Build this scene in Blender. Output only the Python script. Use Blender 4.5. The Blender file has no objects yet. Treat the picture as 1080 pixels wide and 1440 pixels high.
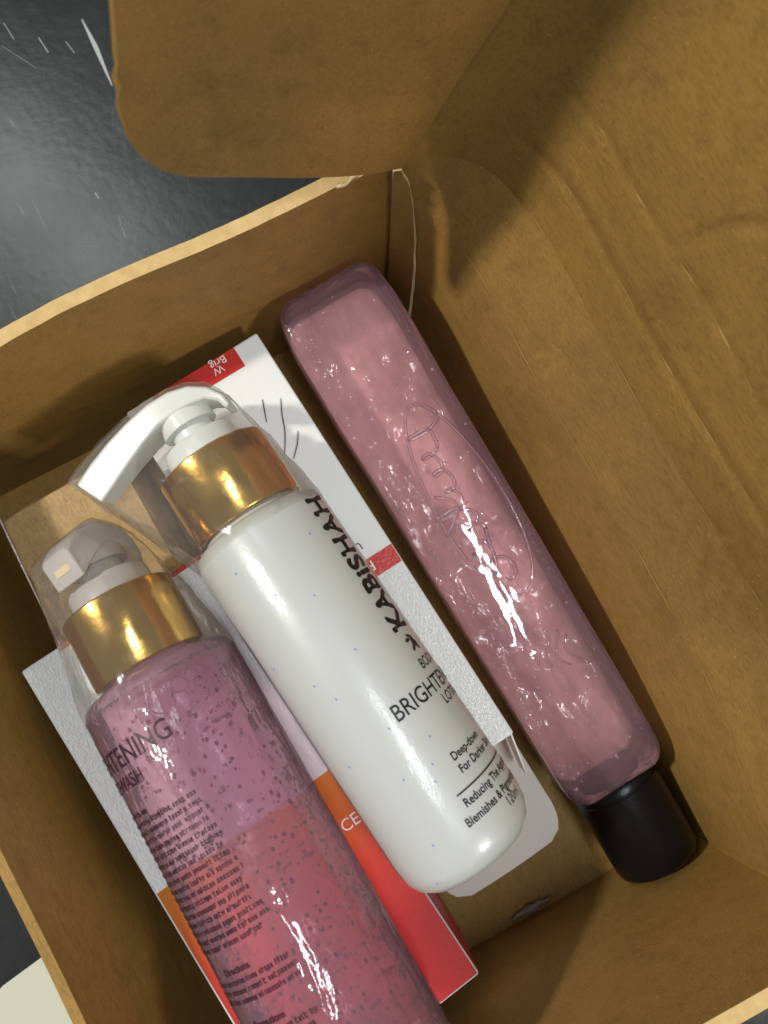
import bpy, bmesh, math, random
from mathutils import Vector, Matrix, noise
random.seed(7)
sc = bpy.context.scene
COL = sc.collection
K = 0.01                      # all lengths below are written in centimetres

# ------------------------------------------------------------------ camera
cam_d = bpy.data.cameras.new("camera")
cam = bpy.data.objects.new("camera", cam_d)
COL.objects.link(cam)
cam_d.sensor_fit = 'VERTICAL'
cam_d.sensor_height = 24.0
cam_d.lens = 1148.09 / 1440.0 * 24.0
cam_d.clip_start = 0.01
cam_d.clip_end = 50
RC = ((0.4667472, 0.8784755, -0.0053072), (0.8721908, -0.4641061, -0.1167501), (-0.1050252, 0.0498639, -0.9931471))
m = Matrix.Identity(4)
for i in range(3):
    m[i][0] = RC[0][i]; m[i][1] = -RC[1][i]; m[i][2] = -RC[2][i]
m.translation = Vector((10.71, -5.65, 31.07)) * K
cam.matrix_world = m
cam_d.dof.use_dof = True
cam_d.dof.focus_distance = 0.245
cam_d.dof.aperture_fstop = cam_d.lens / 1.7      # a phone lens: about 1.7 mm of aperture
sc.camera = cam

# ------------------------------------------------------------------ light
world = bpy.data.worlds.new("World"); sc.world = world; world.use_nodes = True
bg = world.node_tree.nodes["Background"]
bg.inputs[0].default_value = (0.95, 0.97, 1.0, 1); bg.inputs[1].default_value = 0.19
CEN = Vector((10, -7, 3)) * K
def area(name, d, dist, sx, sy, power, col, roll=0.0):
    ld = bpy.data.lights.new(name, 'AREA'); ld.shape = 'RECTANGLE'; ld.size = sx; ld.size_y = sy
    ld.energy = power; ld.color = col
    o = bpy.data.objects.new(name, ld); COL.objects.link(o)
    d = Vector(d).normalized()
    o.location = CEN + d * dist
    o.rotation_euler = (d.to_track_quat('Z', 'Y').to_matrix() @ Matrix.Rotation(roll, 3, 'Z')).to_euler()
    return o
area("key_lamp", (-0.31, -0.55, 0.775), 1.7, 0.09, 0.09, 17, (1.0, 0.95, 0.86))
area("room_lamp", (0.70, 0.37, 0.61), 2.0, 0.25, 0.25, 14, (1.0, 0.97, 0.92))
area("ceiling_tube", (0.19, 0.13, 0.97), 2.2, 0.55, 0.08, 14, (0.93, 0.97, 1.0), 0.3)
area("side_tube", (-0.60, -0.13, 0.80), 2.3, 0.25, 0.8, 4.2, (0.92, 1.0, 0.96), 0.2)
vs = sc.view_settings
vs.view_transform = 'Standard'; vs.look = 'None'; vs.exposure = 0.08; vs.gamma = 1.0
sc.render.engine = 'CYCLES'
sc.cycles.max_bounces = 14; sc.cycles.transmission_bounces = 12; sc.cycles.transparent_max_bounces = 12
sc.cycles.glossy_bounces = 5; sc.cycles.diffuse_bounces = 4
sc.cycles.sample_clamp_indirect = 4.0
sc.cycles.blur_glossy = 0.5

# ------------------------------------------------------------------ node helpers
def new_mat(name):
    mt = bpy.data.materials.new(name); mt.use_nodes = True
    nt = mt.node_tree
    return mt, nt, nt.nodes["Principled BSDF"], nt.nodes["Material Output"]
def N(nt, typ, **kw):
    n = nt.nodes.new(typ)
    for k, v in kw.items():
        if k.startswith('_'): setattr(n, k[1:], v)
        else: n.inputs[k.replace('_', ' ')].default_value = v
    return n
def L(nt, a, b): nt.links.new(a, b)
def coords(nt, scale=(1, 1, 1), rot=(0, 0, 0)):
    tc = nt.nodes.new('ShaderNodeTexCoord'); mp = nt.nodes.new('ShaderNodeMapping')
    mp.inputs['Scale'].default_value = scale; mp.inputs['Rotation'].default_value = rot
    L(nt, tc.outputs['Object'], mp.inputs['Vector']); return mp.outputs['Vector']
def noise_tex(nt, vec, scale, detail=4, rough=.55):
    n = N(nt, 'ShaderNodeTexNoise', Scale=scale, Detail=detail, Roughness=rough); L(nt, vec, n.inputs['Vector']); return n
def ramp(nt, fac, stops):
    r = nt.nodes.new('ShaderNodeValToRGB'); L(nt, fac, r.inputs['Fac'])
    el = r.color_ramp.elements
    while len(el) < len(stops): el.new(0.5)
    for e, (p, c) in zip(el, stops): e.position = p; e.color = (*c, 1) if len(c) == 3 else c
    return r
def mix(nt, fac, a, b, blend='MIX'):
    n = nt.nodes.new('ShaderNodeMix'); n.data_type = 'RGBA'; n.blend_type = blend
    if isinstance(fac, float): n.inputs['Factor'].default_value = fac
    else: L(nt, fac, n.inputs['Factor'])
    for s, v in (('A', a), ('B', b)):
        sk = [i for i in n.inputs if i.name == s and i.type == 'RGBA'][0]
        if isinstance(v, tuple): sk.default_value = (*v, 1)
        else: L(nt, v, sk)
    return [o for o in n.outputs if o.type == 'RGBA'][0]
def bump(nt, height, strength, dist=0.001, normal=None):
    b = N(nt, 'ShaderNodeBump', Strength=strength, Distance=dist); L(nt, height, b.inputs['Height'])
    if normal is not None: L(nt, normal, b.inputs['Normal'])
    return b.outputs['Normal']

# ------------------------------------------------------------------ materials
def cardboard(name, base, flute_dir, spec=0.35):
    mt, nt, bs, out = new_mat(name)
    v = coords(nt)
    big = noise_tex(nt, v, 9, 5, .6)
    fib = noise_tex(nt, coords(nt, (1, 4, 4)), 420, 4, .7)
    spk = noise_tex(nt, v, 1500, 2, .5)
    d = tuple(c * .72 for c in base); l = tuple(min(1, c * 1.16) for c in base)
    c1 = ramp(nt, big.outputs['Fac'], [(.3, d), (.52, base), (.72, l)])
    c2 = ramp(nt, fib.outputs['Fac'], [(.3, (.70, .68, .62)), (.55, (1, 1, 1)), (.75, (1.0, 1.0, 1.0))])
    mo = noise_tex(nt, v, 150, 6, .7)
    mr_ = ramp(nt, mo.outputs['Fac'], [(.30, (.80, .80, .80)), (.5, (.97, .97, .97)), (.70, (1, 1, 1))])
    c25 = mix(nt, 1.0, c1.outputs['Color'], mr_.outputs['Color'], 'MULTIPLY')
    c3 = mix(nt, 1.0, c25, c2.outputs['Color'], 'MULTIPLY')
    sp = ramp(nt, spk.outputs['Fac'], [(.24, (.45, .42, .38)), (.31, (1, 1, 1))])
    c4 = mix(nt, .8, c3, sp.outputs['Color'], 'MULTIPLY')
    sp2 = ramp(nt, spk.outputs['Fac'], [(.70, (0, 0, 0)), (.76, (1, 1, 1))])
    c5 = mix(nt, sp2.outputs['Color'], c4, tuple(min(1, c * 1.7) for c in base))
    # crush lines that wander along the panel
    w = N(nt, 'ShaderNodeTexWave', Scale=42.0, Distortion=.7, Detail=2.0); w.bands_direction = flute_dir
    w.inputs['Detail Scale'].default_value = 0.8
    L(nt, v, w.inputs['Vector'])
    fl = ramp(nt, w.outputs['Fac'], [(0, (.985, .985, .98)), (1, (1, 1, 1))])
    c6 = mix(nt, 1.0, c5, fl.outputs['Color'], 'MULTIPLY')
    scuff = noise_tex(nt, coords(nt, (3, 1, 1), (.3, .2, .5)), 38, 6, .75)
    sf = ramp(nt, scuff.outputs['Fac'], [(.60, (0, 0, 0)), (.78, (.55, .55, .55))])
    c7 = mix(nt, sf.outputs['Color'], c6, tuple(min(1, c * 1.28 + .01) for c in base))
    L(nt, c7, bs.inputs['Base Color'])
    bs.inputs['Roughness'].default_value = .62
    bs.inputs['Specular IOR Level'].default_value = spec
    n1 = bump(nt, fib.outputs['Fac'], .22, .0004)
    n2 = bump(nt, w.outputs['Fac'], .03, .0010, n1)
    n3 = bump(nt, big.outputs['Fac'], .14, .004, n2)
    L(nt, n3, bs.inputs['Normal'])
    return mt
KRAFT = (.335, .198, .050)
m_card_x = cardboard("kraft_board", KRAFT, 'X')
m_card_z = cardboard("kraft_board_wall", KRAFT, 'Z')
m_card_lid = cardboard("kraft_board_lid", (.32, .186, .040), 'Z')
m_card_pale = cardboard("kraft_board_pale", (.56, .38, .18), 'X', .2)
def edge_mat():
    mt, nt, bs, out = new_mat("kraft_cut_edge")
    v = coords(nt)
    f = noise_tex(nt, v, 260, 4, .7)
    r = ramp(nt, f.outputs['Fac'], [(.3, (.52, .35, .14)), (.7, (.64, .45, .20))])
    L(nt, r.outputs['Color'], bs.inputs['Base Color']); bs.inputs['Roughness'].default_value = .8
    L(nt, bump(nt, f.outputs['Fac'], .2, .001), bs.inputs['Normal'])
    return mt
m_edge = edge_mat()
def simple(name, col, rough=.4, metal=0, spec=.5, bump_s=0, bump_scale=200, coat=0):
    mt, nt, bs, out = new_mat(name)
    bs.inputs['Base Color'].default_value = (*col, 1); bs.inputs['Roughness'].default_value = rough
    bs.inputs['Metallic'].default_value = metal; bs.inputs['Specular IOR Level'].default_value = spec
    bs.inputs['Coat Weight'].default_value = coat; bs.inputs['Coat Roughness'].default_value = .08
    if bump_s:
        n = noise_tex(nt, coords(nt), bump_scale, 3)
        L(nt, bump(nt, n.outputs['Fac'], bump_s, .001), bs.inputs['Normal'])
    return mt
m_ink = simple("black_ink", (.012, .012, .014), .35)
m_ink_soft = simple("plum_ink", (.035, .010, .020), .4)
m_white_ink = simple("white_ink", (.8, .78, .75), .4)
m_red_ink = simple("red_print", (.52, .028, .022), .33, bump_s=.15, bump_scale=900)
m_pump_white = simple("white_plastic", (.74, .77, .75), .28, spec=.5)
m_pump_grey = simple("milky_plastic", (.80, .76, .73), .32, spec=.4)
m_pump_grey.node_tree.nodes["Principled BSDF"].inputs["Transmission Weight"].default_value = .5
m_cap = simple("black_plastic", (.004, .004, .005), .30, spec=.32, bump_s=.08, bump_scale=1500)
m_hair = simple("hair", (.02, .018, .016), .4)
m_paper = simple("white_paper", (.5, .5, .40), .75, bump_s=.2, bump_scale=300)
m_torn = simple("torn_liner", (.68, .55, .34), .85, bump_s=.5, bump_scale=500)
m_grey = simple("slit_grey", (.20, .20, .18), .5, bump_s=.5, bump_scale=500)
m_blue = simple("blue_bead", (.20, .26, .62), .4)
m_bead = simple("plum_bead", (.10, .004, .03), .4)

def white_card(name, pearl):
    mt, nt, bs, out = new_mat(name)
    n = noise_tex(nt, coords(nt, (1, 2.2, 1)), 850, 3, .6)
    bs.inputs['Base Color'].default_value = (.74, .76, .76, 1)
    bs.inputs['Roughness'].default_value = .32 if pearl else .42
    bs.inputs['Metallic'].default_value = .25 if pearl else 0
    L(nt, bump(nt, n.outputs['Fac'], .55 if pearl else .12, .0008), bs.inputs['Normal'])
    return mt
m_carton = white_card("white_carton_board", False)
m_pearl = white_card("pearl_carton_board", True)
m_flap = simple("carton_inside", (.82, .79, .74), .5, bump_s=.1, bump_scale=300)

def gradient_carton():
    mt, nt, bs, out = new_mat("orange_red_print")
    tc = nt.nodes.new('ShaderNodeTexCoord'); sx = nt.nodes.new('ShaderNodeSeparateXYZ')
    L(nt, tc.outputs['Object'], sx.inputs[0])
    mr = N(nt, 'ShaderNodeMapRange'); L(nt, sx.outputs['X'], mr.inputs['Value'])
    mr.inputs['From Min'].default_value = 7.9 * K; mr.inputs['From Max'].default_value = 12.5 * K
    r = ramp(nt, mr.outputs['Result'], [(0, (.55, .17, .012)), (.25, (.55, .13, .012)), (.62, (.55, .045, .022)), (1, (.50, .03, .028))])
    L(nt, r.outputs['Color'], bs.inputs['Base Color']); bs.inputs['Roughness'].default_value = .5; bs.inputs['Specular IOR Level'].default_value = .25
    n = noise_tex(nt, coords(nt), 900, 3); L(nt, bump(nt, n.outputs['Fac'], .15, .0006), bs.inputs['Normal'])
    return mt
m_grad = gradient_carton()

def gold():
    mt, nt, bs, out = new_mat("gold_foil")
    n = noise_tex(nt, coords(nt, (1, 1, 1)), 60, 3); n2 = noise_tex(nt, coords(nt), 900, 2)
    bs.inputs['Base Color'].default_value = (.72, .44, .10, 1); bs.inputs['Metallic'].default_value = 1
    r = ramp(nt, n.outputs['Fac'], [(.35, (.12, .12, .12)), (.7, (.30, .30, .30))]); L(nt, r.outputs['Color'], bs.inputs['Roughness'])
    b1 = bump(nt, n.outputs['Fac'], .18, .002); L(nt, bump(nt, n2.outputs['Fac'], .06, .0004, b1), bs.inputs['Normal'])
    return mt
m_gold = gold()

def lotion():
    mt, nt, bs, out = new_mat("white_lotion_bottle")
    bs.inputs['Base Color'].default_value = (.50, .52, .505, 1); bs.inputs['Roughness'].default_value = .38
    bs.inputs['Subsurface Weight'].default_value = .35; bs.inputs['Subsurface Radius'].default_value = (.004, .004, .0035)
    bs.inputs['Coat Weight'].default_value = .55; bs.inputs['Coat Roughness'].default_value = .16
    a = noise_tex(nt, coords(nt, (.6, 1.6, 1.6)), 600, 3, .6); b = noise_tex(nt, coords(nt, (.5, 2, 2)), 45, 2)
    n1 = bump(nt, a.outputs['Fac'], .14, .0006); L(nt, bump(nt, b.outputs['Fac'], .25, .002, n1), bs.inputs['Coat Normal'])
    return mt
m_lotion = lotion()

def gel(name, col, diff_col, k_diff, k_transp, ior, wr, rough, absorb=None, ridge=0, gr=.09):
    """clear tinted plastic full of gel: refraction, a little see-through haze, a glossy skin"""
    mt, nt, bs, out = new_mat(name); nt.nodes.remove(bs)
    a = noise_tex(nt, coords(nt, (.5, 1.3, 1.3)), 55, 3, .55); b = noise_tex(nt, coords(nt), 380, 2)
    n1 = bump(nt, a.outputs['Fac'], wr, .004); n2 = bump(nt, b.outputs['Fac'], wr * .35, .0005, n1)
    if ridge:
        rn = noise_tex(nt, coords(nt, (.8, 1.2, 1)), 70, 3, .5); rn.noise_type = 'RIDGED_MULTIFRACTAL'
        n2 = bump(nt, rn.outputs['Fac'], ridge, .0035 if ridge > .5 else .0012, n2)
    if absorb:
        va = N(nt, 'ShaderNodeVolumeAbsorption', Density=absorb[1]); va.inputs['Color'].default_value = (*absorb[0], 1)
        L(nt, va.outputs[0], out.inputs['Volume'])
    rf = N(nt, 'ShaderNodeBsdfRefraction', Roughness=rough, IOR=ior); rf.inputs['Color'].default_value = (*col, 1); L(nt, n2, rf.inputs['Normal'])
    tr = N(nt, 'ShaderNodeBsdfTransparent'); tr.inputs['Color'].default_value = (*col, 1)
    df = N(nt, 'ShaderNodeBsdfDiffuse'); df.inputs['Color'].default_value = (*diff_col, 1)
    tl = N(nt, 'ShaderNodeBsdfTranslucent'); tl.inputs['Color'].default_value = (*diff_col, 1)
    gl = N(nt, 'ShaderNodeBsdfGlossy', Roughness=gr); L(nt, n2, gl.inputs['Normal'])
    fr = N(nt, 'ShaderNodeFresnel', IOR=1.5); L(nt, n2, fr.inputs['Normal'])
    def ms(f, x, y):
        s = nt.nodes.new('ShaderNodeMixShader')
        if isinstance(f, float): s.inputs[0].default_value = f
        else: L(nt, f, s.inputs[0])
        L(nt, x, s.inputs[1]); L(nt, y, s.inputs[2]); return s.outputs[0]
    see = ms(k_transp, rf.outputs[0], tr.outputs[0])
    haze = ms(.4 if ridge < .5 else .22, df.outputs[0], tl.outputs[0])
    if ridge > .5:      # cloudy and clear patches in the liquid
        cl = noise_tex(nt, coords(nt, (.7, 1.5, 1)), 42, 4, .6)
        kf = ramp(nt, cl.outputs['Fac'], [(.30, (.30, .30, .30)), (.62, (k_diff * 1.5,) * 3)]).outputs['Color']
    else: kf = k_diff
    body = ms(kf, see, haze)
    L(nt, ms(fr.outputs[0], body, gl.outputs[0]), out.inputs['Surface'])
    return mt
m_gel = gel("plum_gel_bottle", (.96, .76, .86), (.84, .50, .62), .24, .30, 1.31, .7, .0)
KT = .78
m_soap = gel("pink_clear_bottle", (.99, .96, .97), (1.0, .62, .76), .15, KT, 1.35, .12, .0, ((.99, .72, .76), 3.5), .34, .03)
m_liquid = gel("pink_liquid", (.99, .93, .94), (1.0, .55, .54), .66, .75, 1.12, 1.0, .0, None, 1.0, .06)

m_glint = simple("glint_bead_skin", (1.0, .84, .87), .06, spec=1.0, coat=.6)
m_glint.node_tree.nodes["Principled BSDF"].inputs['Transmission Weight'].default_value = .35
def film():
    mt, nt, bs, out = new_mat("clear_film"); nt.nodes.remove(bs)
    a = noise_tex(nt, coords(nt, (.7, 1, 1)), 75, 3, .5); a.noise_type = 'RIDGED_MULTIFRACTAL'
    nn = bump(nt, a.outputs['Fac'], .35, .002)
    tr = N(nt, 'ShaderNodeBsdfTransparent'); tr.inputs['Color'].default_value = (.985, .98, .975, 1)
    gl = N(nt, 'ShaderNodeBsdfGlossy', Roughness=.10); L(nt, nn, gl.inputs['Normal'])
    df = N(nt, 'ShaderNodeBsdfDiffuse'); df.inputs['Color'].default_value = (.6, .58, .55, 1)
    fr = N(nt, 'ShaderNodeFresnel', IOR=1.22); L(nt, nn, fr.inputs['Normal'])
    s0 = nt.nodes.new('ShaderNodeMixShader'); s0.inputs[0].default_value = .07
    L(nt, tr.outputs[0], s0.inputs[1]); L(nt, df.outputs[0], s0.inputs[2])
    s1 = nt.nodes.new('ShaderNodeMixShader'); mm_ = N(nt, 'ShaderNodeMath', _operation='MULTIPLY'); L(nt, fr.outputs[0], mm_.inputs[0]); mm_.inputs[1].default_value = .5; L(nt, mm_.outputs[0], s1.inputs[0])
    L(nt, s0.outputs[0], s1.inputs[1]); L(nt, gl.outputs[0], s1.inputs[2]); L(nt, s1.outputs[0], out.inputs['Surface'])
    return mt
m_film = film()

def table_mat():
    mt, nt, bs, out = new_mat("dark_worn_table")
    v = coords(nt)
    big = noise_tex(nt, v, 7, 5, .6); fine = noise_tex(nt, coords(nt, (1, 1, 1)), 260, 3)
    def scr(rot, sx, lo, hi):
        vv = coords(nt, (sx, 330, 1), (0, 0, rot)); n = noise_tex(nt, vv, 1.0, 2, .6)
        return ramp(nt, n.outputs['Fac'], [(lo, (0, 0, 0)), (hi, (1, 1, 1))])
    s1 = scr(.5, 10, .70, .79); s2 = scr(1.4, 18, .70, .80); s3 = scr(-.3, 26, .71, .82)
    s = mix(nt, 1.0, mix(nt, 1.0, s1.outputs['Color'], s2.outputs['Color'], 'ADD'), s3.outputs['Color'], 'ADD')
    c = ramp(nt, big.outputs['Fac'], [(.3, (.006, .007, .007)), (.7, (.020, .022, .021))])
    L(nt, mix(nt, s, c.outputs['Color'], (.16, .175, .18)), bs.inputs['Base Color'])
    rr = ramp(nt, big.outputs['Fac'], [(.3, (.22, .22, .22)), (.7, (.33, .33, .33))]); L(nt, rr.outputs['Color'], bs.inputs['Roughness'])
    bs.inputs['Specular IOR Level'].default_value = .8
    n1 = bump(nt, fine.outputs['Fac'], .12, .0006); L(nt, bump(nt, big.outputs['Fac'], .2, .004, n1), bs.inputs['Normal'])
    return mt
m_table = table_mat()

# ------------------------------------------------------------------ mesh helpers
def obj(name, verts, faces, mat, parent=None, smooth=False, mats=None, fm=None):
    me = bpy.data.meshes.new(name)
    me.from_pydata([Vector(v) * K for v in verts], [], faces); me.update()
    for mm in (mats or [mat]): me.materials.append(mm)
    if fm:
        for p, i in zip(me.polygons, fm): p.material_index = i
    if smooth: me.polygons.foreach_set('use_smooth', [True] * len(me.polygons))
    o = bpy.data.objects.new(name, me); COL.objects.link(o)
    if parent: o.parent = parent
    return o
def bm_obj(name, bm, mat, parent=None, smooth=False):
    bmesh.ops.recalc_face_normals(bm, faces=bm.faces)
    me = bpy.data.meshes.new(name); bmesh.ops.scale(bm, vec=(K, K, K), verts=bm.verts); bm.to_mesh(me); bm.free()
    me.materials.append(mat)
    if smooth: me.polygons.foreach_set('use_smooth', [True] * len(me.polygons))
    o = bpy.data.objects.new(name, me); COL.objects.link(o)
    if parent: o.parent = parent
    return o
def thing(name, label, cat, loc=(0, 0, 0), rot=(0, 0, 0), group=None):
    o = bpy.data.objects.new(name, None); COL.objects.link(o); o.empty_display_size = .02
    o.location = Vector(loc) * K; o.rotation_euler = rot
    o['label'] = label; o['category'] = cat
    if group: o['group'] = group
    return o
def sheet(name, fn, nu, nv, thick, mat, parent=None, offset=1.0, rim=m_edge):
    """a board: grid of fn(u,v), u,v in 0..1, given real thickness with a cut edge"""
    vs_, fs = [], []
    for i in range(nu + 1):
        for j in range(nv + 1): vs_.append(fn(i / nu, j / nv))
    for i in range(nu):
        for j in range(nv):
            a = i * (nv + 1) + j; fs.append((a, a + nv + 1, a + nv + 2, a + 1))
    o = obj(name, vs_, fs, mat, parent, True, [mat, rim])
    md = o.modifiers.new('thickness', 'SOLIDIFY'); md.thickness = thick * K; md.offset = offset
    md.material_offset_rim = 1; md.use_even_offset = False
    es = o.modifiers.new('crisp', 'EDGE_SPLIT'); es.split_angle = math.radians(42)
    return o
def lathe_bm(bm, prof, seg=48, closed=True):
    rings = []
    for (x, r) in prof:
        if r < 1e-6: rings.append([bm.verts.new((x, 0, 0))])
        else: rings.append([bm.verts.new((x, r * math.sin(2 * math.pi * k / seg), r * math.cos(2 * math.pi * k / seg))) for k in range(seg)])
    for a, b in zip(rings, rings[1:]):
        for k in range(seg):
            k2 = (k + 1) % seg
            if len(a) == 1: bm.faces.new((a[0], b[k], b[k2]))
            elif len(b) == 1: bm.faces.new((a[k], b[0], a[k2]))
            else: bm.faces.new((a[k], b[k], b[k2], a[k2]))
def lathe(name, prof, mat, parent, seg=64):
    bm = bmesh.new(); lathe_bm(bm, prof, seg)
    o = bm_obj(name, bm, mat, parent, True)
    o.data.set_sharp_from_angle(angle=math.radians(40)); return o
def rbox(bm, c, s, bev, segs=3):
    r = bmesh.ops.create_cube(bm, size=1)
    for v in r['verts']: v.co = Vector((c[0] + v.co.x * s[0], c[1] + v.co.y * s[1], c[2] + v.co.z * s[2]))
    if bev:
        ed = list({e for v in r['verts'] for e in v.link_edges})
        bmesh.ops.bevel(bm, geom=ed, offset=bev, segments=segs, profile=.5, affect='EDGES')
def tube_bm(bm, pts, rad, seg=6, closed=False):
    pts = [Vector(p) for p in pts]; n = len(pts); rings = []
    for i, p in enumerate(pts):
        a = pts[i - 1] if (i or closed) else p; b = pts[(i + 1) % n] if (i < n - 1 or closed) else p
        t = (b - a).normalized()
        s = t.cross(Vector((0, 0, 1)))
        if s.length < 1e-4: s = t.cross(Vector((0, 1, 0)))
        s.normalize(); u = s.cross(t)
        r = rad(i / max(1, n - 1)) if callable(rad) else rad
        rings.append([bm.verts.new(p + (s * math.cos(2 * math.pi * k / seg) + u * math.sin(2 * math.pi * k / seg)) * r) for k in range(seg)])
    m_ = n if closed else n - 1
    for i in range(m_):
        a, b = rings[i], rings[(i + 1) % n]
        for k in range(seg): bm.faces.new((a[k], a[(k + 1) % seg], b[(k + 1) % seg], b[k]))
    if not closed:
        bm.faces.new(rings[0][::-1]); bm.faces.new(rings[-1])
def text_tris(body, size, bold=0.0, spacing=1.0, wide=1.0, align='LEFT'):
    """flat glyph outlines as (verts2d, faces); size is the capital height in cm"""
    cu = bpy.data.curves.new('glyphs', 'FONT'); cu.body = body; cu.size = 1.0; cu.offset = bold
    cu.space_character = spacing; cu.align_x = align; cu.resolution_u = 4; cu.fill_mode = 'FRONT'
    o = bpy.data.objects.new('glyphs', cu); COL.objects.link(o)
    dg = bpy.context.evaluated_depsgraph_get(); me = o.evaluated_get(dg).to_mesh()
    k = size / .70
    vs_ = [(v.co.x * k * wide, v.co.y * k) for v in me.vertices]; fs = [tuple(p.vertices) for p in me.polygons]
    bpy.data.objects.remove(o); bpy.data.curves.remove(cu)
    return vs_, fs
def lettering(name, parts, mapfn, mat, parent):
    """parts: (verts2d, faces, du, dv); mapfn(u,v) -> point on the printed surface"""
    V, F = [], []
    for vs_, fs, du, dv in parts:
        o = len(V); V += [mapfn(u + du, v + dv) for u, v in vs_]; F += [tuple(i + o for i in f) for f in fs]
    return obj(name, V, F, mat, parent)

# ------------------------------------------------------------------ the table
def flat(name, x0, x1, y0, y1, z, mat):
    return obj(name, [(x0, y0, z), (x1, y0, z), (x1, y1, z), (x0, y1, z)], [(0, 1, 2, 3)], mat)
t = flat('table_top', -90, 110, -90, 90, -.5, m_table); t['kind'] = 'structure'

m_scr = simple("scratch", (.44, .46, .45), .6)
for pts, w_ in (([(-17.0, -5.47), (-15.6, -5.50), (-13.7, -5.65)], .20), ([(-16.4, -6.5), (-15.75, -6.4)], .10), ([(-18.4, -8.44), (-17.5, -8.37)], .10), ([(-17.1, -7.43), (-16.3, -7.36)], .14), ([(-9.8, -8.31), (-9.5, -8.27)], .14), ([(-8.5, -7.9), (-7.5, -8.05)], .04), ([(-17.5, -8.95), (-15.9, -8.1)], .05)):
    pv = [Vector((*p_, 0)) for p_ in pts]; V, F = [], []
    for i, p_ in enumerate(pv):
        d_ = (pv[min(i + 1, len(pv) - 1)] - pv[max(i - 1, 0)]).normalized(); n_ = Vector((-d_.y, d_.x, 0)); k_ = w_ * (.5 if 0 < i < len(pv) - 1 else .12)
        V += [p_ + n_ * k_ + Vector((0, 0, -.494)), p_ - n_ * k_ + Vector((0, 0, -.494))]
    for i in range(len(pv) - 1): F.append((2 * i, 2 * i + 1, 2 * i + 3, 2 * i + 2))
    obj('scratch_mark', V, F, m_scr, t)

# ------------------------------------------------------------------ the carton
H = 9.9
box = thing('cardboard_box', 'open brown corrugated cardboard box holding the bottles and cartons', 'box', (0, 0, -.5))
def wob(x, y, z, s=.12, a=.1): return a * noise.noise(Vector((x * s + 3.1, y * s + 1.7, z * s)))
def zz(p): return (p[0], p[1], p[2] + .5)      # the box's own origin lies on the table
sheet('floor_panel', lambda u, v: zz((-.1 + u * 23.2, -17.2 + v * 17.3, wob(u * 23, v * 17, 0, .2, .08))), 24, 18, .4, m_card_x, box, -1)
def back(u, v):
    y = -17.4 + u * 17.62
    top = H + .12 * math.sin(y * .55 + .6) + .05 * noise.noise(Vector((y * 1.3, 4, 0)))
    z = v * top
    x = -.05 - .28 * v * math.exp(-((y + 8.5) / 4.0) ** 2) + wob(y, z, 2, .25, .12)
    if y > -1.3: z = min(z, top - .12)
    return zz((x, y, z))
sheet('back_wall', back, 60, 14, .42, m_card_z, box, -1)
def hinge_y(x):                       # the right wall leans out away from its back corner
    t_ = min(1, max(0, (x - 15) / 8.3)); t_ = t_ * t_ * (3 - 2 * t_)
    return .15 + (2.65 + .06 * math.sin(x * .5)) * (1 - math.exp(-max(0, x) / .8)) * (1 - .55 * t_)
def right(u, v):
    x = -.1 + 23.3 * u ** 1.4; z = v * H
    hy = hinge_y(x) - .12; y = .12 + hy * (v * .80 if v < .7 else .56 + (v - .7) * 1.4667) + wob(x, z, 5, .22, .12) * min(1, x / 2)
    return zz((x, y, z))
sheet('side_wall', right, 110, 40, .35, m_card_z, box, -1, m_card_z)
def left(u, v):
    x = -.1 + u * 23.3; z = v * (9.15 + .06 * math.sin(x * .7))
    return zz((x, -17.25 - .15 * v + .02 * (x - 12) * v + wob(x, z, 8, .2, .15), z))
sheet('side_wall', left, 50, 14, .30, m_card_z, box, 1, m_card_z)
def front(u, v):
    z = v * 9.75; y = -17.3 + u * (17.55 + 1.25 * v)
    return zz((22.85 + .35 * v + wob(y, z, 11, .2, .14), y, z))
sheet('front_wall', front, 44, 14, .42, m_card_z, box, 1)
# lid: opens outwards about the top of the right wall, with a second score line running along it
LB = math.radians(61.5)
def lid_w(x): return 1.85 + .05 * math.sin(x * .6)
def lid_pt(x, s, lift=0.0):
    w = lid_w(x); k = hinge_y(x) - .15
    y = .15 + s * math.cos(LB) + k * math.exp(-s / (2.5 + 7.5 * min(1, max(0, x) / 3.5)))
    z = H + s * math.sin(LB)
    d = wob(x, s, 17, .16, .25) * min(1, s / 4)
    on = min(1, max(0, (x - 1.5) / 1.5))
    d += on * (-.05 * max(0, 1 - abs(s - w) / .30) + .02 * max(0, 1 - abs(s - w - .5) / .3) - .04 * max(0, 1 - abs(s - w - 2.1 - .1 * math.sin(x)) / .3))
    d += -.10 * max(0, 1 - abs(x - 8.0 - (s - 8) * .35 - .5 * noise.noise(Vector((s * .5, 0, 0)))) / .3) * (1 if s > 5 else max(0, (s - 3.5) / 1.5))
    d += .06 * max(0, 1 - abs(x - 13.0 + (s - 8) * .6 - .7 * noise.noise(Vector((s * .4, 5, 0)))) / .25) * (1 if s > 6 else max(0, (s - 4.5) / 1.5))
    d += lift
    return zz((x, y - d * math.sin(LB), z + d * math.cos(LB)))
sheet('lid', lambda u, v: lid_pt(23.5 * u ** 1.3, 17.5 * v ** 1.7), 190, 190, .33, m_card_lid, box, -1, m_card_lid)
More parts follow.
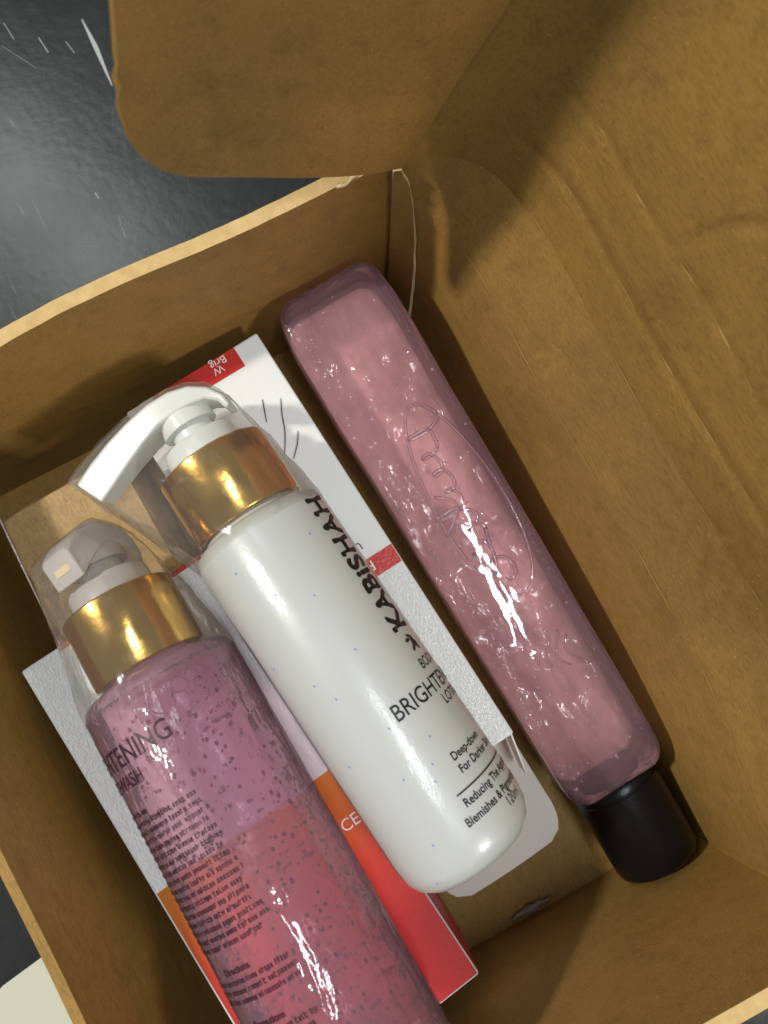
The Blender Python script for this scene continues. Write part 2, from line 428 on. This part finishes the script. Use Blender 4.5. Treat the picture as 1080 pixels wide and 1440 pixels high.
# worn paper along the score lines
rnd = random.Random(21)
m_wear = simple("worn_crease", (.42, .27, .08), .8)
for so, tot in ((.04, 1), (lid_w, 1), (lambda x: lid_w(x) + 2.1 + .1 * math.sin(x), .7)):
    V, F = [], []; x = 3.2
    while x < 21:
        ln = rnd.uniform(.4, 2.2) * tot; wd = rnd.uniform(.012, .035); n_ = max(3, int(ln / .12)); o_ = len(V)
        for i in range(n_ + 1):
            xx = x + ln * i / n_; sv = so(xx) if callable(so) else so; k_ = wd * math.sin(math.pi * (i + .15) / (n_ + .3)) * (1 + .5 * noise.noise(Vector((xx * 4, 1, 0))))
            sv += .02 * noise.noise(Vector((xx * 1.5, 8, 0)))
            V += [lid_pt(xx, max(0, sv - k_), .022), lid_pt(xx, sv + k_, .022)]
        for i in range(n_): F.append((o_ + 2 * i, o_ + 2 * i + 2, o_ + 2 * i + 3, o_ + 2 * i + 1))
        x += ln + rnd.uniform(.1, 1.6)
    obj('worn_crease', V, F, m_wear, box)
V, F = [], []; x = 1.5
while x < 21:
    ln = rnd.uniform(.8, 3.0); wd = rnd.uniform(.010, .028); n_ = max(4, int(ln / .12)); o_ = len(V)
    for i in range(n_ + 1):
        xx = x + ln * i / n_; k_ = wd * math.sin(math.pi * (i + .15) / (n_ + .3)); vv = .70 + .002 * noise.noise(Vector((xx * 1.5, 2, 0)))
        for sg in (-1, 1):
            q = right(max(0, (xx + .1) / 23.3) ** (1 / 1.4), vv + sg * k_ / H); V.append((q[0], q[1] - .02, q[2]))
    for i in range(n_): F.append((o_ + 2 * i, o_ + 2 * i + 2, o_ + 2 * i + 3, o_ + 2 * i + 1))
    x += ln + rnd.uniform(.1, 1.2)
obj('worn_crease', V, F, m_wear, box)
# the lid's end flap, folded up along the lid's short edge
P0 = Vector((.15, .2, H)); la = math.radians(61.5)
G = Vector((0, math.cos(la), math.sin(la))); NN = Vector((0, -math.sin(la), math.cos(la)))
pe = math.radians(84); EE = -Vector((1, 0, 0)) * math.cos(pe) + NN * math.sin(pe)
NE = EE.cross(G)
def ear(u, v):
    s = u * 7.75; rr = 2.1; s0 = 7.75 - rr
    tmin = .1 if s < s0 else .1 + rr - math.sqrt(max(0, rr * rr - (s - s0) ** 2))
    if s < 1.0: tmin += .12 * (1 - s)
    t_ = tmin + v * (13 - tmin)
    s2 = s * (1 + .026 * max(0, t_ - .8))
    p = P0 + EE * s2 + G * t_ + NE * (wob(s, t_, 23, .2, .3) + .05 * math.exp(-((t_ - 2.6) / .15) ** 2))
    return zz(p)
sheet('lid_end_flap', ear, 60, 40, .28, m_card_x, box, 0, m_card_x)
# torn paper liner at the back corner and along the tab on the side wall
def tab(u, v):
    z = .3 + v * (H - .55); f = 1 - z / H
    xe = .10 + 1.5 * f ** 1.2 + .05 * noise.noise(Vector((z * 1.1, 3, 0)))
    x = .02 + u * (xe - .02)
    q = right(max(0, (x + .1) / 23.3) ** (1 / 1.4), z / H)
    return (q[0], q[1] - .03 - .02 * u, q[2])
sheet('corner_tab', tab, 12, 30, .14, m_card_z, box, 1, m_torn)
bm = bmesh.new()
tube_bm(bm, [(-.1 + .05 * math.sin(i), -1.5 + i * .13, H + .42 + .05 * math.sin(i * 1.9)) for i in range(14)], lambda f: .045 + .02 * math.sin(f * 23), 5)
bm_obj('torn_liner', bm, m_torn, box, True)
bm = bmesh.new()
tube_bm(bm, [(22.62 + .03 * math.sin(i * 2), -7.0 + i * .14, .62 + .05 * math.sin(i * 1.3)) for i in range(13)], lambda f: .03 + .13 * math.sin(math.pi * f) ** 1.5, 6)
bm_obj('slit_sliver', bm, m_grey, box, True)  # added grey sliver standing in for the slit where floor meets front wall

# a sheet of paper on the table outside the box
pp = [(17.6, -28), (16.2, -24.5), (15.9, -22.3), (16.9, -18.2), (24, -17.9), (25, -28)]
bm = bmesh.new(); f = bm.faces.new([bm.verts.new((x, y, 0)) for x, y in pp])
r = bmesh.ops.extrude_face_region(bm, geom=[f]); bmesh.ops.translate(bm, vec=(0, 0, .03), verts=[v for v in r['geom'] if isinstance(v, bmesh.types.BMVert)])
po = bm_obj('paper_sheet', bm, m_paper); po.location = (0, 0, (-.5 + .01) * K)
po['label'] = 'off-white sheet of paper lying on the dark table outside the box'; po['category'] = 'paper'

# ------------------------------------------------------------------ small kraft carton at the back
kb = thing('kraft_carton', 'small plain kraft-brown carton standing behind the pump heads', 'carton', (4.15, -13.45, .05), (0, 0, .05))
bm = bmesh.new(); rbox(bm, (0, 0, 1.9), (4.6, 4.6, 3.8), .16, 3)
bmesh.ops.subdivide_edges(bm, edges=[e for e in bm.edges if e.calc_length() > 1], cuts=7, use_grid_fill=True)
for v in bm.verts:
    v.co.x += .12 * noise.noise(v.co * .7); v.co.y += .14 * noise.noise(v.co * .8 + Vector((5, 0, 0)))
    if v.co.z > 2: v.co.z += .12 * noise.noise(v.co * .5 + Vector((0, 9, 0)))
bm_obj('carton_body', bm, m_card_pale, kb, True)
bm = bmesh.new(); rbox(bm, (0, .25, 3.86), (4.3, 3.9, .10), .03, 2)
for v in bm.verts: v.co.z += .05 * noise.noise(v.co * .5)
bm_obj('top_flap', bm, m_card_pale, kb)

# ------------------------------------------------------------------ printed cartons
def carton(root, lx, wy, hz, mat):
    bm = bmesh.new(); rbox(bm, (lx / 2, wy / 2, hz / 2), (lx, wy, hz), .07, 2)
    return bm_obj('carton_body', bm, mat, root)
def patch(name, quad, z, mat, parent, nx=1):
    return obj(name, [(x, y, z) for x, y in quad], [(0, 1, 2, 3)], mat, parent)
A = thing('white_carton', 'white and pearl carton with two red bands lying under the white lotion bottle', 'carton', (1.02, -10.28, .05), (0, 0, math.radians(4.65)), 'printed cosmetic cartons')
AL, AW, AH = 15.45, 5.05, 4.75
carton(A, AL, AW, AH, m_carton)
patch('red_band', [(.03, 1.0), (.75, 1.0), (.78, 4.15), (.03, 4.15)], AH + .008, m_red_ink, A)
patch('red_band', [(8.35, .05), (9.0, .05), (9.0, AW - .03), (8.35, AW - .03)], AH + .008, m_red_ink, A)
patch('pearl_panel', [(9.0, .06), (AL - .06, .06), (AL - .06, AW - .06), (9.0, AW - .06)], AH + .005, m_pearl, A)
up = lambda x0, y0, z: (lambda u, v: (x0 + v, y0 - u, z))       # print that reads upside down from here
lettering('lettering', [text_tris('W', .26) + (0, 0)], up(.30, 3.52, AH + .016), m_white_ink, A)
lettering('lettering', [text_tris('Brig', .26) + (0, 0)], up(.02 + .05, 3.75, AH + .016), m_white_ink, A)
lettering('lettering', [text_tris('UA', .26) + (0, 0)], up(7.75, 4.2, AH + .016), m_ink, A)
lettering('lettering', [text_tris('R', .34) + (0, 0)], up(8.45, 4.22, AH + .016), m_white_ink, A)
# open end: a tuck flap sticks out low, with side flap
def tuck(u, v):
    x = AL - .02 + u * 4.7; w = AW - .15
    ins = 0 if u < .72 else .75 * (1 - math.sqrt(max(0, 1 - ((u - .72) / .28) ** 2)))
    y = .12 + ins + v * (w - 2 * ins)
    return (x, y, 2.2 - u * 1.5 + .12 * math.sin(math.pi * v) * u)
sheet('tuck_flap', tuck, 18, 12, .05, m_flap, A, 0, m_flap)
def dust(u, v): return (AL - .02 + u * 1.5, AW - .08 - .25 * u, 2.5 + v * (AH - 2.6 - .8 * u))
sheet('dust_flap', dust, 6, 6, .05, m_flap, A, 0, m_flap)

Bc = thing('white_carton', 'white carton fading to orange and red lying under the pink face wash bottle', 'carton', (7.4, -17.02, .66), (math.radians(-5.0), math.radians(-3.2), math.radians(6.9)), 'printed cosmetic cartons')
BL, BW, BH = 15.2, 6.6, 4.75
carton(Bc, BL, BW, BH, m_carton)
patch('pearl_panel', [(.06, .07), (7.9, .07), (7.9, BW - .06), (.06, BW - .06)], BH + .005, m_pearl, Bc)
patch('orange_red_panel', [(7.9, .07), (BL - .06, .07), (BL - .06, BW - .04), (7.9, BW - .04)], BH + .005, m_grad, Bc)
patch('red_band', [(.005, 1.3), (.16, 1.3), (.16, BW - .1), (.005, BW - .1)], BH + .010, m_red_ink, Bc)
obj('red_side_panel', [(8.6, BW + .006, .1), (BL - .06, BW + .006, .1), (BL - .06, BW + .006, BH - .06), (8.6, BW + .006, BH - .06)], [(3, 2, 1, 0)], m_grad, Bc)
lettering('lettering', [text_tris('CE', .36) + (0, 0)], lambda u, v: (9.7 - v, 5.55 + u, BH + .016), m_white_ink, Bc)

# ------------------------------------------------------------------ pump bottles
def pump_parts(root, roll, m_head, reach=1.0, cr=1.74):
    lathe('gold_collar', [(-2.55, 1.30), (-2.62, 1.40), (-2.62, cr - .05), (-2.57, cr), (-.52, cr), (-.46, cr - .05), (-.46, 1.3)], m_gold, root)
    lathe('dip_collar', [(-3.32, 0), (-3.34, .9), (-3.30, 1.14), (-3.18, 1.2), (-2.5, 1.22), (-2.5, 0)], m_head, root)
    hd = bpy.data.objects  # head pieces
    rot = Matrix.Rotation(roll, 4, 'X')
    bm = bmesh.new(); lathe_bm(bm, [(-4.3, 0), (-4.3, .62), (-3.2, .66), (-3.2, 0)], 32)
    lathe_bm(bm, [(-4.45, 0), (-4.45, .80), (-3.75, .86), (-3.75, 0)], 32)
    st = bm_obj('stem', bm, m_head, root, True); st.data.set_sharp_from_angle(angle=.7)
    outer = [(1.45, 3.62), (1.42, 4.0), (1.15, 4.40), (.7, 4.72), (.1, 4.90), (-.6, 4.95), (-1.4, 4.88), (-2.2, 4.74), (-3.0, 4.52), (-3.68, 4.26)]
    inner = [(1.25, 3.55), (1.2, 3.85), (.9, 4.08), (.5, 4.15), (0, 4.18), (-.6, 4.18), (-1.3, 4.02), (-2.0, 3.80), (-2.7, 3.55), (-3.35, 3.32)]
    outer = [(t_ * (reach if t_ < 0 else 1), s_) for t_, s_ in outer]; inner = [(t_ * (reach if t_ < 0 else 1), s_) for t_, s_ in inner]
    wd = [.5, .62, .74, .82, .85, .82, .72, .62, .55, .50]
    bm = bmesh.new(); rings = []
    for (o_, i_, w_) in zip(outer, inner, wd):
        ring = []
        for (t_, s_, w2) in ((o_[0], o_[1] - .10, w_), (o_[0], o_[1], w_ * .72), (o_[0], o_[1], -w_ * .72), (o_[0], o_[1] - .10, -w_), (i_[0], i_[1], -w_), (i_[0], i_[1], w_)):
            ring.append(bm.verts.new(rot @ Vector((-s_, t_, w2))))
        rings.append(ring)
    for a, b in zip(rings, rings[1:]):
        for k in range(6): bm.faces.new((a[k], a[(k + 1) % 6], b[(k + 1) % 6], b[k]))
    bm.faces.new(rings[0]); bm.faces.new(rings[-1][::-1])
    ho = bm_obj('pump_head', bm, m_head, root, True); ho.data.set_sharp_from_angle(angle=.8)
    md = ho.modifiers.new('round', 'BEVEL'); md.width = .06 * K; md.segments = 2; md.limit_method = 'ANGLE'
    # nozzle mouth: a dark slot framed at the spout's end
    bm = bmesh.new(); rbox(bm, (0, 0, 0), (.30, .05, .55), .02, 1)
    for v in bm.verts: v.co = rot @ (v.co + Vector((-3.80, -3.50 * reach, 0)))
    bm_obj('nozzle_mouth', bm, m_torn, root)
    return outer, rot
def film_hull(root, R_, outer, rot, xs):
    bm = bmesh.new()
    def add(x, r, n=28):
        for k in range(n):
            a = 2 * math.pi * k / n; bm.verts.new((x, r * math.sin(a), r * math.cos(a)))
    add(xs, R_ + .012, 96); add(-.1, R_ + .012, 96); add(-.5, 1.84); add(-2.6, 1.78)
    for t_, s_ in outer:
        for w_ in (-.8, .8): bm.verts.new(rot @ Vector((-s_ - .05, t_ * 1.03, w_)))
    h_ = bmesh.ops.convex_hull(bm, input=bm.verts)
    bmesh.ops.delete(bm, geom=[v for v in bm.verts if not v.link_faces], context='VERTS')
    # open the sleeve towards the base
    bmesh.ops.delete(bm, geom=[f for f in bm.faces if all(v.co.x > xs - .01 for v in f.verts)], context='FACES_ONLY')
    for _ in range(3):
        bmesh.ops.subdivide_edges(bm, edges=[e for e in bm.edges if e.calc_length() > .35], cuts=1)
        bmesh.ops.triangulate(bm, faces=bm.faces)
    for v in bm.verts:
        k = min(1, max(0, (.2 - v.co.x) / 1.0))
        q = v.co.copy()
        v.co += Vector((0, q.y, q.z)).normalized() * k * (.07 * noise.noise(q * 1.6) + .05 * noise.noise(q * 3.7))
    return bm_obj('shrink_film', bm, m_film, root, True)
def on_cyl(R_, th0, x0, off=.02):       # text running round the bottle, tops of letters towards the pump
    return lambda u, v: (x0 - v, (R_ + off) * math.sin(th0 + u / R_), (R_ + off) * math.cos(th0 + u / R_))
def along_cyl(R_, th0, x0, off=.02):    # text running along the bottle towards the pump
    return lambda u, v: (x0 - u, (R_ + off) * math.sin(th0 - v / R_), (R_ + off) * math.cos(th0 - v / R_))

def body_profile(R_, BLn):
    return [(-.7, 0), (-.7, 1.40), (-.44, 1.45), (-.40, 1.55), (-.32, R_ - .55), (-.25, R_ - .30), (-.12, R_ - .10), (.12, R_),
            (BLn * .5, R_), (BLn - 1.2, R_), (BLn - .7, R_ - .06), (BLn - .35, R_ - .22), (BLn - .12, R_ - .5), (BLn, R_ - .95), (BLn - .1, 0)]

WR, WL = 2.13, 11.2
Wb = thing('lotion_bottle', 'white body lotion bottle with gold collar and curved white pump', 'bottle', (6.95, -7.95, 4.86 + WR), (0, 0, math.radians(6.4)), 'pump bottles')
lathe('bottle_body', body_profile(WR, WL), m_lotion, Wb, 96)
oo, rr_ = pump_parts(Wb, math.radians(4), m_pump_white)
film_hull(Wb, WR, oo, rr_, .16)
tv, tf = text_tris('KABiSHAH', .78, 0, 1.06, .84)
bold = [(tv, tf, a_, b_) for a_, b_ in ((0, 0), (.035, 0), (-.035, 0), (0, .04), (0, -.04), (.025, .03), (-.025, -.03), (.025, -.03), (-.025, .03))]
lettering('brand_lettering', bold, along_cyl(WR, 1.24, 4.72), m_ink, Wb)
# little leaf mark before the K
bm = bmesh.new()
mp = along_cyl(WR, 1.10, 5.08, .022)
for cx, cy, a, l_, w_ in ((-.10, -.05, .5, .34, .12), (.12, .02, 1.1, .30, .05), (-.22, .12, 2.2, .26, .05), (.05, .2, 1.7, .24, .05), (-.25, -.12, 3.4, .2, .05)):
    q = []
    for k in range(10):
        f = 2 * math.pi * k / 10; x_, y_ = l_ / 2 * math.cos(f), w_ * math.sin(f)
        q.append(bm.verts.new(mp(cx + x_ * math.cos(a) - y_ * math.sin(a), cy + x_ * math.sin(a) + y_ * math.cos(a))))
    bm.faces.new(q)
bm_obj('leaf_mark', bm, m_ink, Wb)
for txt, sz, th, x0, bold in (('BODY', .30, .93, 5.92, .0), ('BRIGHTENING', .46, .17, 6.62, .0), ('LOTION', .30, .93, 7.05, 0),
                              ('Deep-down', .23, .50, 8.30, .01), ('For Darker Skin', .23, .50, 8.68, .01),
                              ('Reducing The Appearance', .23, .30, 9.42, .01), ('Blemishes & Pigmentation', .23, .18, 9.85, .01), ('120ml', .27, .82, 10.2, -.004)):
    lettering('lettering', [text_tris(txt, sz, bold, 1.0, .86) + (0, 0)], on_cyl(WR, th, x0), m_ink, Wb)
mp = on_cyl(WR, .28, 9.05); V, F = [], []
for i in range(25): V += [mp(i * .12, 0), mp(i * .12, .035)]
for i in range(24): F.append((2 * i, 2 * i + 2, 2 * i + 3, 2 * i + 1))
obj('rule_line', V, F, m_ink, Wb)
bm = bmesh.new(); rnd = random.Random(3)
for x_, th in ((1.1, .62), (.9, -.5), (2.6, .2), (4.6, -.45), (4.4, .25), (5.2, -.3), (7.4, .42), (8.0, .25), (8.4, .16), (6.6, .05), (9.7, -.3), (3.6, -.9), (10.6, -.55), (6.9, -.7), (7.9, -.15), (2.0, -.2)):
    q = mp0 = on_cyl(WR, th, x_, .012)
    bm.faces.new([bm.verts.new(q(.028 * math.cos(k * math.pi / 4), .036 * math.sin(k * math.pi / 4))) for k in range(8)])
bm_obj('blue_specks', bm, m_blue, Wb)

PR, PL = 2.28, 12.4
tilt = math.radians(-4.2)
Pb = thing('face_wash_bottle', 'translucent plum-pink face wash bottle with dark specks and gold collar', 'bottle', (9.5, -12.28, 7.62), (0, tilt, math.radians(3.7)), 'pump bottles')
lathe('bottle_body', body_profile(PR, PL), m_gel, Pb, 96)
oo, rr_ = pump_parts(Pb, math.radians(-72), m_pump_grey, .45, 1.66)
film_hull(Pb, PR, oo, rr_, .16)
def right_end(txt, sz, th_end, x0, bold=0, wide=.92):
    vs_, fs = text_tris(txt, sz, bold, 1.0, wide); mx = max(v[0] for v in vs_)
    lettering('lettering', [(vs_, fs, -mx, 0)], on_cyl(PR, th_end, x0), m_ink_soft, Pb)
right_end('BRIGHTENING', .54, .12, 1.66, .004, .8)
right_end('FACEWASH', .36, -.42, 2.22, .004, .8)
rnd = random.Random(11)
def scribble(th0, th1, x0, h, bold):
    """one line of small print too blurred to read: strokes grouped like words"""
    V, F = [], []; mp = on_cyl(PR, 0, x0); u = th0 * PR; end = th1 * PR
    def q(a, b, c, d):
        o_ = len(V); V.extend([mp(a, b), mp(c, b), mp(c, d), mp(a, d)]); F.append((o_, o_ + 1, o_ + 2, o_ + 3))
    while u < end:
        for _ in range(rnd.randint(3, 9)):
            if u > end: break
            w = h * rnd.uniform(.45, .75); t_ = bold
            k = rnd.random()
            up_ = h * (1.35 if k < .2 else 1.0); dn = -h * .35 if k > .9 else 0
            q(u, dn, u + t_, up_)
            if k > .25: q(u + w - t_, 0, u + w, h)
            if rnd.random() < .7: q(u, h - t_, u + w, h)
            if rnd.random() < .5: q(u, 0, u + w, t_)
            if rnd.random() < .3: q(u, h * .45, u + w, h * .45 + t_)
            u += w + h * .22
        u += h * .55
    return V, F
rows = [(2.95, -1.25, -.45, 1)] + [(3.2 + .235 * i, -1.35, rnd.uniform(-.05, .10) + .004 * i, 0) for i in range(16)]
rows[0] = (2.95, -1.2, -.62, 1)
rows += [(7.62 + .235 * i, -1.1, rnd.uniform(.0, .14), 0) for i in range(3)]
rows += [(8.98 + .235 * i, -1.1, rnd.uniform(.0, .14), 0) for i in range(5)]
V, F = [], []
for x0, a, b, bo in rows:
    v2, f2 = scribble(a, b, x0, .110, .034 if bo else .025); o_ = len(V); V += v2; F += [tuple(i + o_ for i in f) for f in f2]
obj('small_print', V, F, m_ink_soft, Pb)
right_end('Directions', .17, -.35, 7.36, .03); right_end('Precautions', .17, -.25, 8.72, .03)
# specks floating in the gel, and bubbles under the shoulder
bm = bmesh.new()
for i in range(820):
    while True:
        y_, z_ = rnd.uniform(-1, 1), rnd.uniform(-1, 1)
        if .5 < y_ * y_ + z_ * z_ < .94: break
    x_ = rnd.uniform(.5, 12.0); s_ = rnd.uniform(.03, .062)
    mtx = Matrix.Translation((x_, y_ * PR, z_ * PR)) @ Matrix.Rotation(rnd.uniform(0, 3), 4, 'X') @ Matrix.Diagonal((s_ * rnd.uniform(1, 1.7), s_, s_, 1))
    bmesh.ops.create_icosphere(bm, subdivisions=1, radius=1, matrix=mtx)
so = bm_obj('gel_specks', bm, m_bead, Pb, True); so['kind'] = 'stuff'
for x_, th, r_ in ((.75, .18, .34), (.62, .42, .20), (.55, .58, .15), (.80, .62, .12), (.5, .72, .12), (1.15, .66, .08)):
    bm = bmesh.new(); mp = on_cyl(PR, th, x_, .0)
    tube_bm(bm, [mp(r_ * math.cos(k * math.pi / 12), r_ * math.sin(k * math.pi / 12)) for k in range(24)], .020, 6, True)
    bm_obj('air_bubble', bm, m_gel, Pb, True)

# ------------------------------------------------------------------ clear pink bottle with the black cap
Sb = thing('soap_bottle', 'clear pink rectangular bottle with embossed oval and black cap', 'bottle', (.02, -2.62, 1.62), (0, math.radians(4.6), math.radians(3.0)))
SL, SW, SH = 19.05, 3.95, 3.95
bm = bmesh.new(); rbox(bm, (SL / 2, 0, SH / 2), (SL, SW, SH), 0)
bmesh.ops.bevel(bm, geom=[e for e in bm.edges if abs(e.verts[0].co.z - e.verts[1].co.z) > 1], offset=.75, segments=6, profile=.5, affect='EDGES')
bmesh.ops.bevel(bm, geom=[e for e in bm.edges if abs(e.verts[0].co.z - e.verts[1].co.z) < .01], offset=.24, segments=3, profile=.5, affect='EDGES')
bmesh.ops.subdivide_edges(bm, edges=[e for e in bm.edges if e.calc_length() > 2.5 and abs(e.verts[0].co.x - e.verts[1].co.x) > 2], cuts=24)
for v in bm.verts:
    f = v.co.x / SL
    k = 1 - .12 * f - (.04 if f < .04 else 0)
    v.co.y *= k
    v.co.y += .03 * noise.noise(v.co * .4)
LQ = .42; bl = bm.copy()
bm_obj('bottle_body', bm, m_soap, Sb, True)
for v in bl.verts:
    v.co.x = SL / 2 + (v.co.x - SL / 2) * (1 - .4 / SL); v.co.y *= .95; v.co.z = .2 + v.co.z * LQ
bm_obj('liquid', bl, m_liquid, Sb, True)
lathe('neck', [(SL - .1, 0), (SL - .1, 1.1), (SL + .25, 1.1), (SL + .25, 0)], m_soap, Sb, 40).location = (0, 0, SH / 2 * K)
co = lathe('cap', [(SL + .12, 0), (SL + .12, 1.48), (SL + .18, 1.52), (SL + .42, 1.53), (SL + .45, 1.50), (SL + .50, 1.50), (SL + .53, 1.53), (SL + 3.2, 1.50), (SL + 3.36, 1.45), (SL + 3.45, 1.32), (SL + 3.48, 1.15), (SL + 3.46, 0)], m_cap, Sb, 64)
co.location = (0, 0, SH / 2 * K)
# raised oval and script on the upper face
bm = bmesh.new(); ox, oy = 8.55, .42
tube_bm(bm, [(ox + 3.55 * math.cos(a), oy + 1.12 * math.sin(a) * (1 + .12 * math.cos(a)), SH + .0) for a in [2 * math.pi * k / 72 for k in range(72)]], .05, 8, True)
bm_obj('embossed_oval', bm, m_soap, Sb, True)
bm = bmesh.new(); pts = []
for k in range(300):
    f = k / 299
    a = f * 2 * math.pi * 8.5 + 1.2 * noise.noise(Vector((f * 7, 0, 0)))
    amp = .16 + .42 * abs(noise.noise(Vector((f * 9.0, 4, 0)))) + (.45 if .48 < f < .53 or f < .06 else 0)
    pts.append((ox - 2.9 + 5.7 * f + (.20 + .14 * noise.noise(Vector((f * 11, 9, 0)))) * math.sin(a), oy - .05 - .30 * math.sin(f * 3) + amp * math.cos(a) + .10 * math.sin(f * 21), SH + .01))
tube_bm(bm, pts, .055, 6)
tube_bm(bm, [(ox + 1.6 + .9 * math.sin(k * .25), oy - .75 + .05 * k, SH + .01) for k in range(16)], .06, 6)
tube_bm(bm, [(ox - .6 + .07 * k, oy - .9 + .5 * math.sin(k * .2) , SH + .01) for k in range(20)], .05, 6)
for q in range(4):
    tube_bm(bm, [(ox + 4.6 + .25 * q + .09 * k, oy - .6 + .35 * q + .22 * math.sin(k * .33 + q), SH + .01) for k in range(14)], .035, 6)
bm_obj('embossed_script', bm, m_soap, Sb, True)
bm = bmesh.new(); rnd = random.Random(5)  # small glossy beads added to imitate glints of light inside the bottle
for i in range(330):
    x_ = rnd.uniform(.6, 18.4); k = 1 - .12 * x_ / SL
    s_ = rnd.choice((.02, .025, .03, .04, .055)); p_ = Vector((x_, rnd.choice((rnd.uniform(-1.75, 1.75), rnd.uniform(-1.75, -1.2), rnd.uniform(-.9, .9))) * k, SH - rnd.choice((.09, .10, .11, .13, .3))))
    bmesh.ops.create_icosphere(bm, subdivisions=2, radius=s_, matrix=Matrix.Translation(p_))
bo = bm_obj('glint_beads', bm, m_glint, Sb, True); bo['kind'] = 'stuff'
for i in range(12):
    bm = bmesh.new(); rbox(bm, (8.6 + i * .34, SW / 2 * (.985 - .12 * (8.6 + i * .34) / SL), SH - 1.35), (.13, .10, .9), .04, 2)
    bm_obj('side_rib', bm, m_soap, Sb, True)

# ------------------------------------------------------------------ stray hairs on the carton
for i, (pts, lab) in enumerate((
    ([(2.75, -6.1), (3.1, -6.2), (3.5, -6.32)], 'short dark hair on the white carton nearest the pump'),
    ([(3.0, -5.55), (3.5, -5.75), (4.1, -5.95), (4.75, -6.3)], 'longest curved dark hair lying on the white carton'),
    ([(4.25, -5.55), (4.6, -5.75), (5.0, -6.1)], 'short dark hair lying nearest the white bottle shoulder'))):
    bm = bmesh.new(); q = []
    n_ = len(pts)
    for k in range(17):
        f = k / 16 * (n_ - 1); j = min(int(f), n_ - 2); g_ = f - j
        p_ = [Vector((*pts[max(0, min(n_ - 1, j + d))], 0)) for d in (-1, 0, 1, 2)]
        c_ = .5 * ((2 * p_[1]) + (-p_[0] + p_[2]) * g_ + (2 * p_[0] - 5 * p_[1] + 4 * p_[2] - p_[3]) * g_ ** 2 + (-p_[0] + 3 * p_[1] - 3 * p_[2] + p_[3]) * g_ ** 3)
        q.append((c_.x, c_.y, 0))
    tube_bm(bm, q, lambda f: .012 + .006 * math.sin(math.pi * f), 5)
    ho = bm_obj('stray_hair', bm, m_hair, None, True); ho.location = (0, 0, (4.80 + .035) * K)
    ho['label'] = lab; ho['category'] = 'hair'; ho['group'] = 'stray hairs on the white carton'
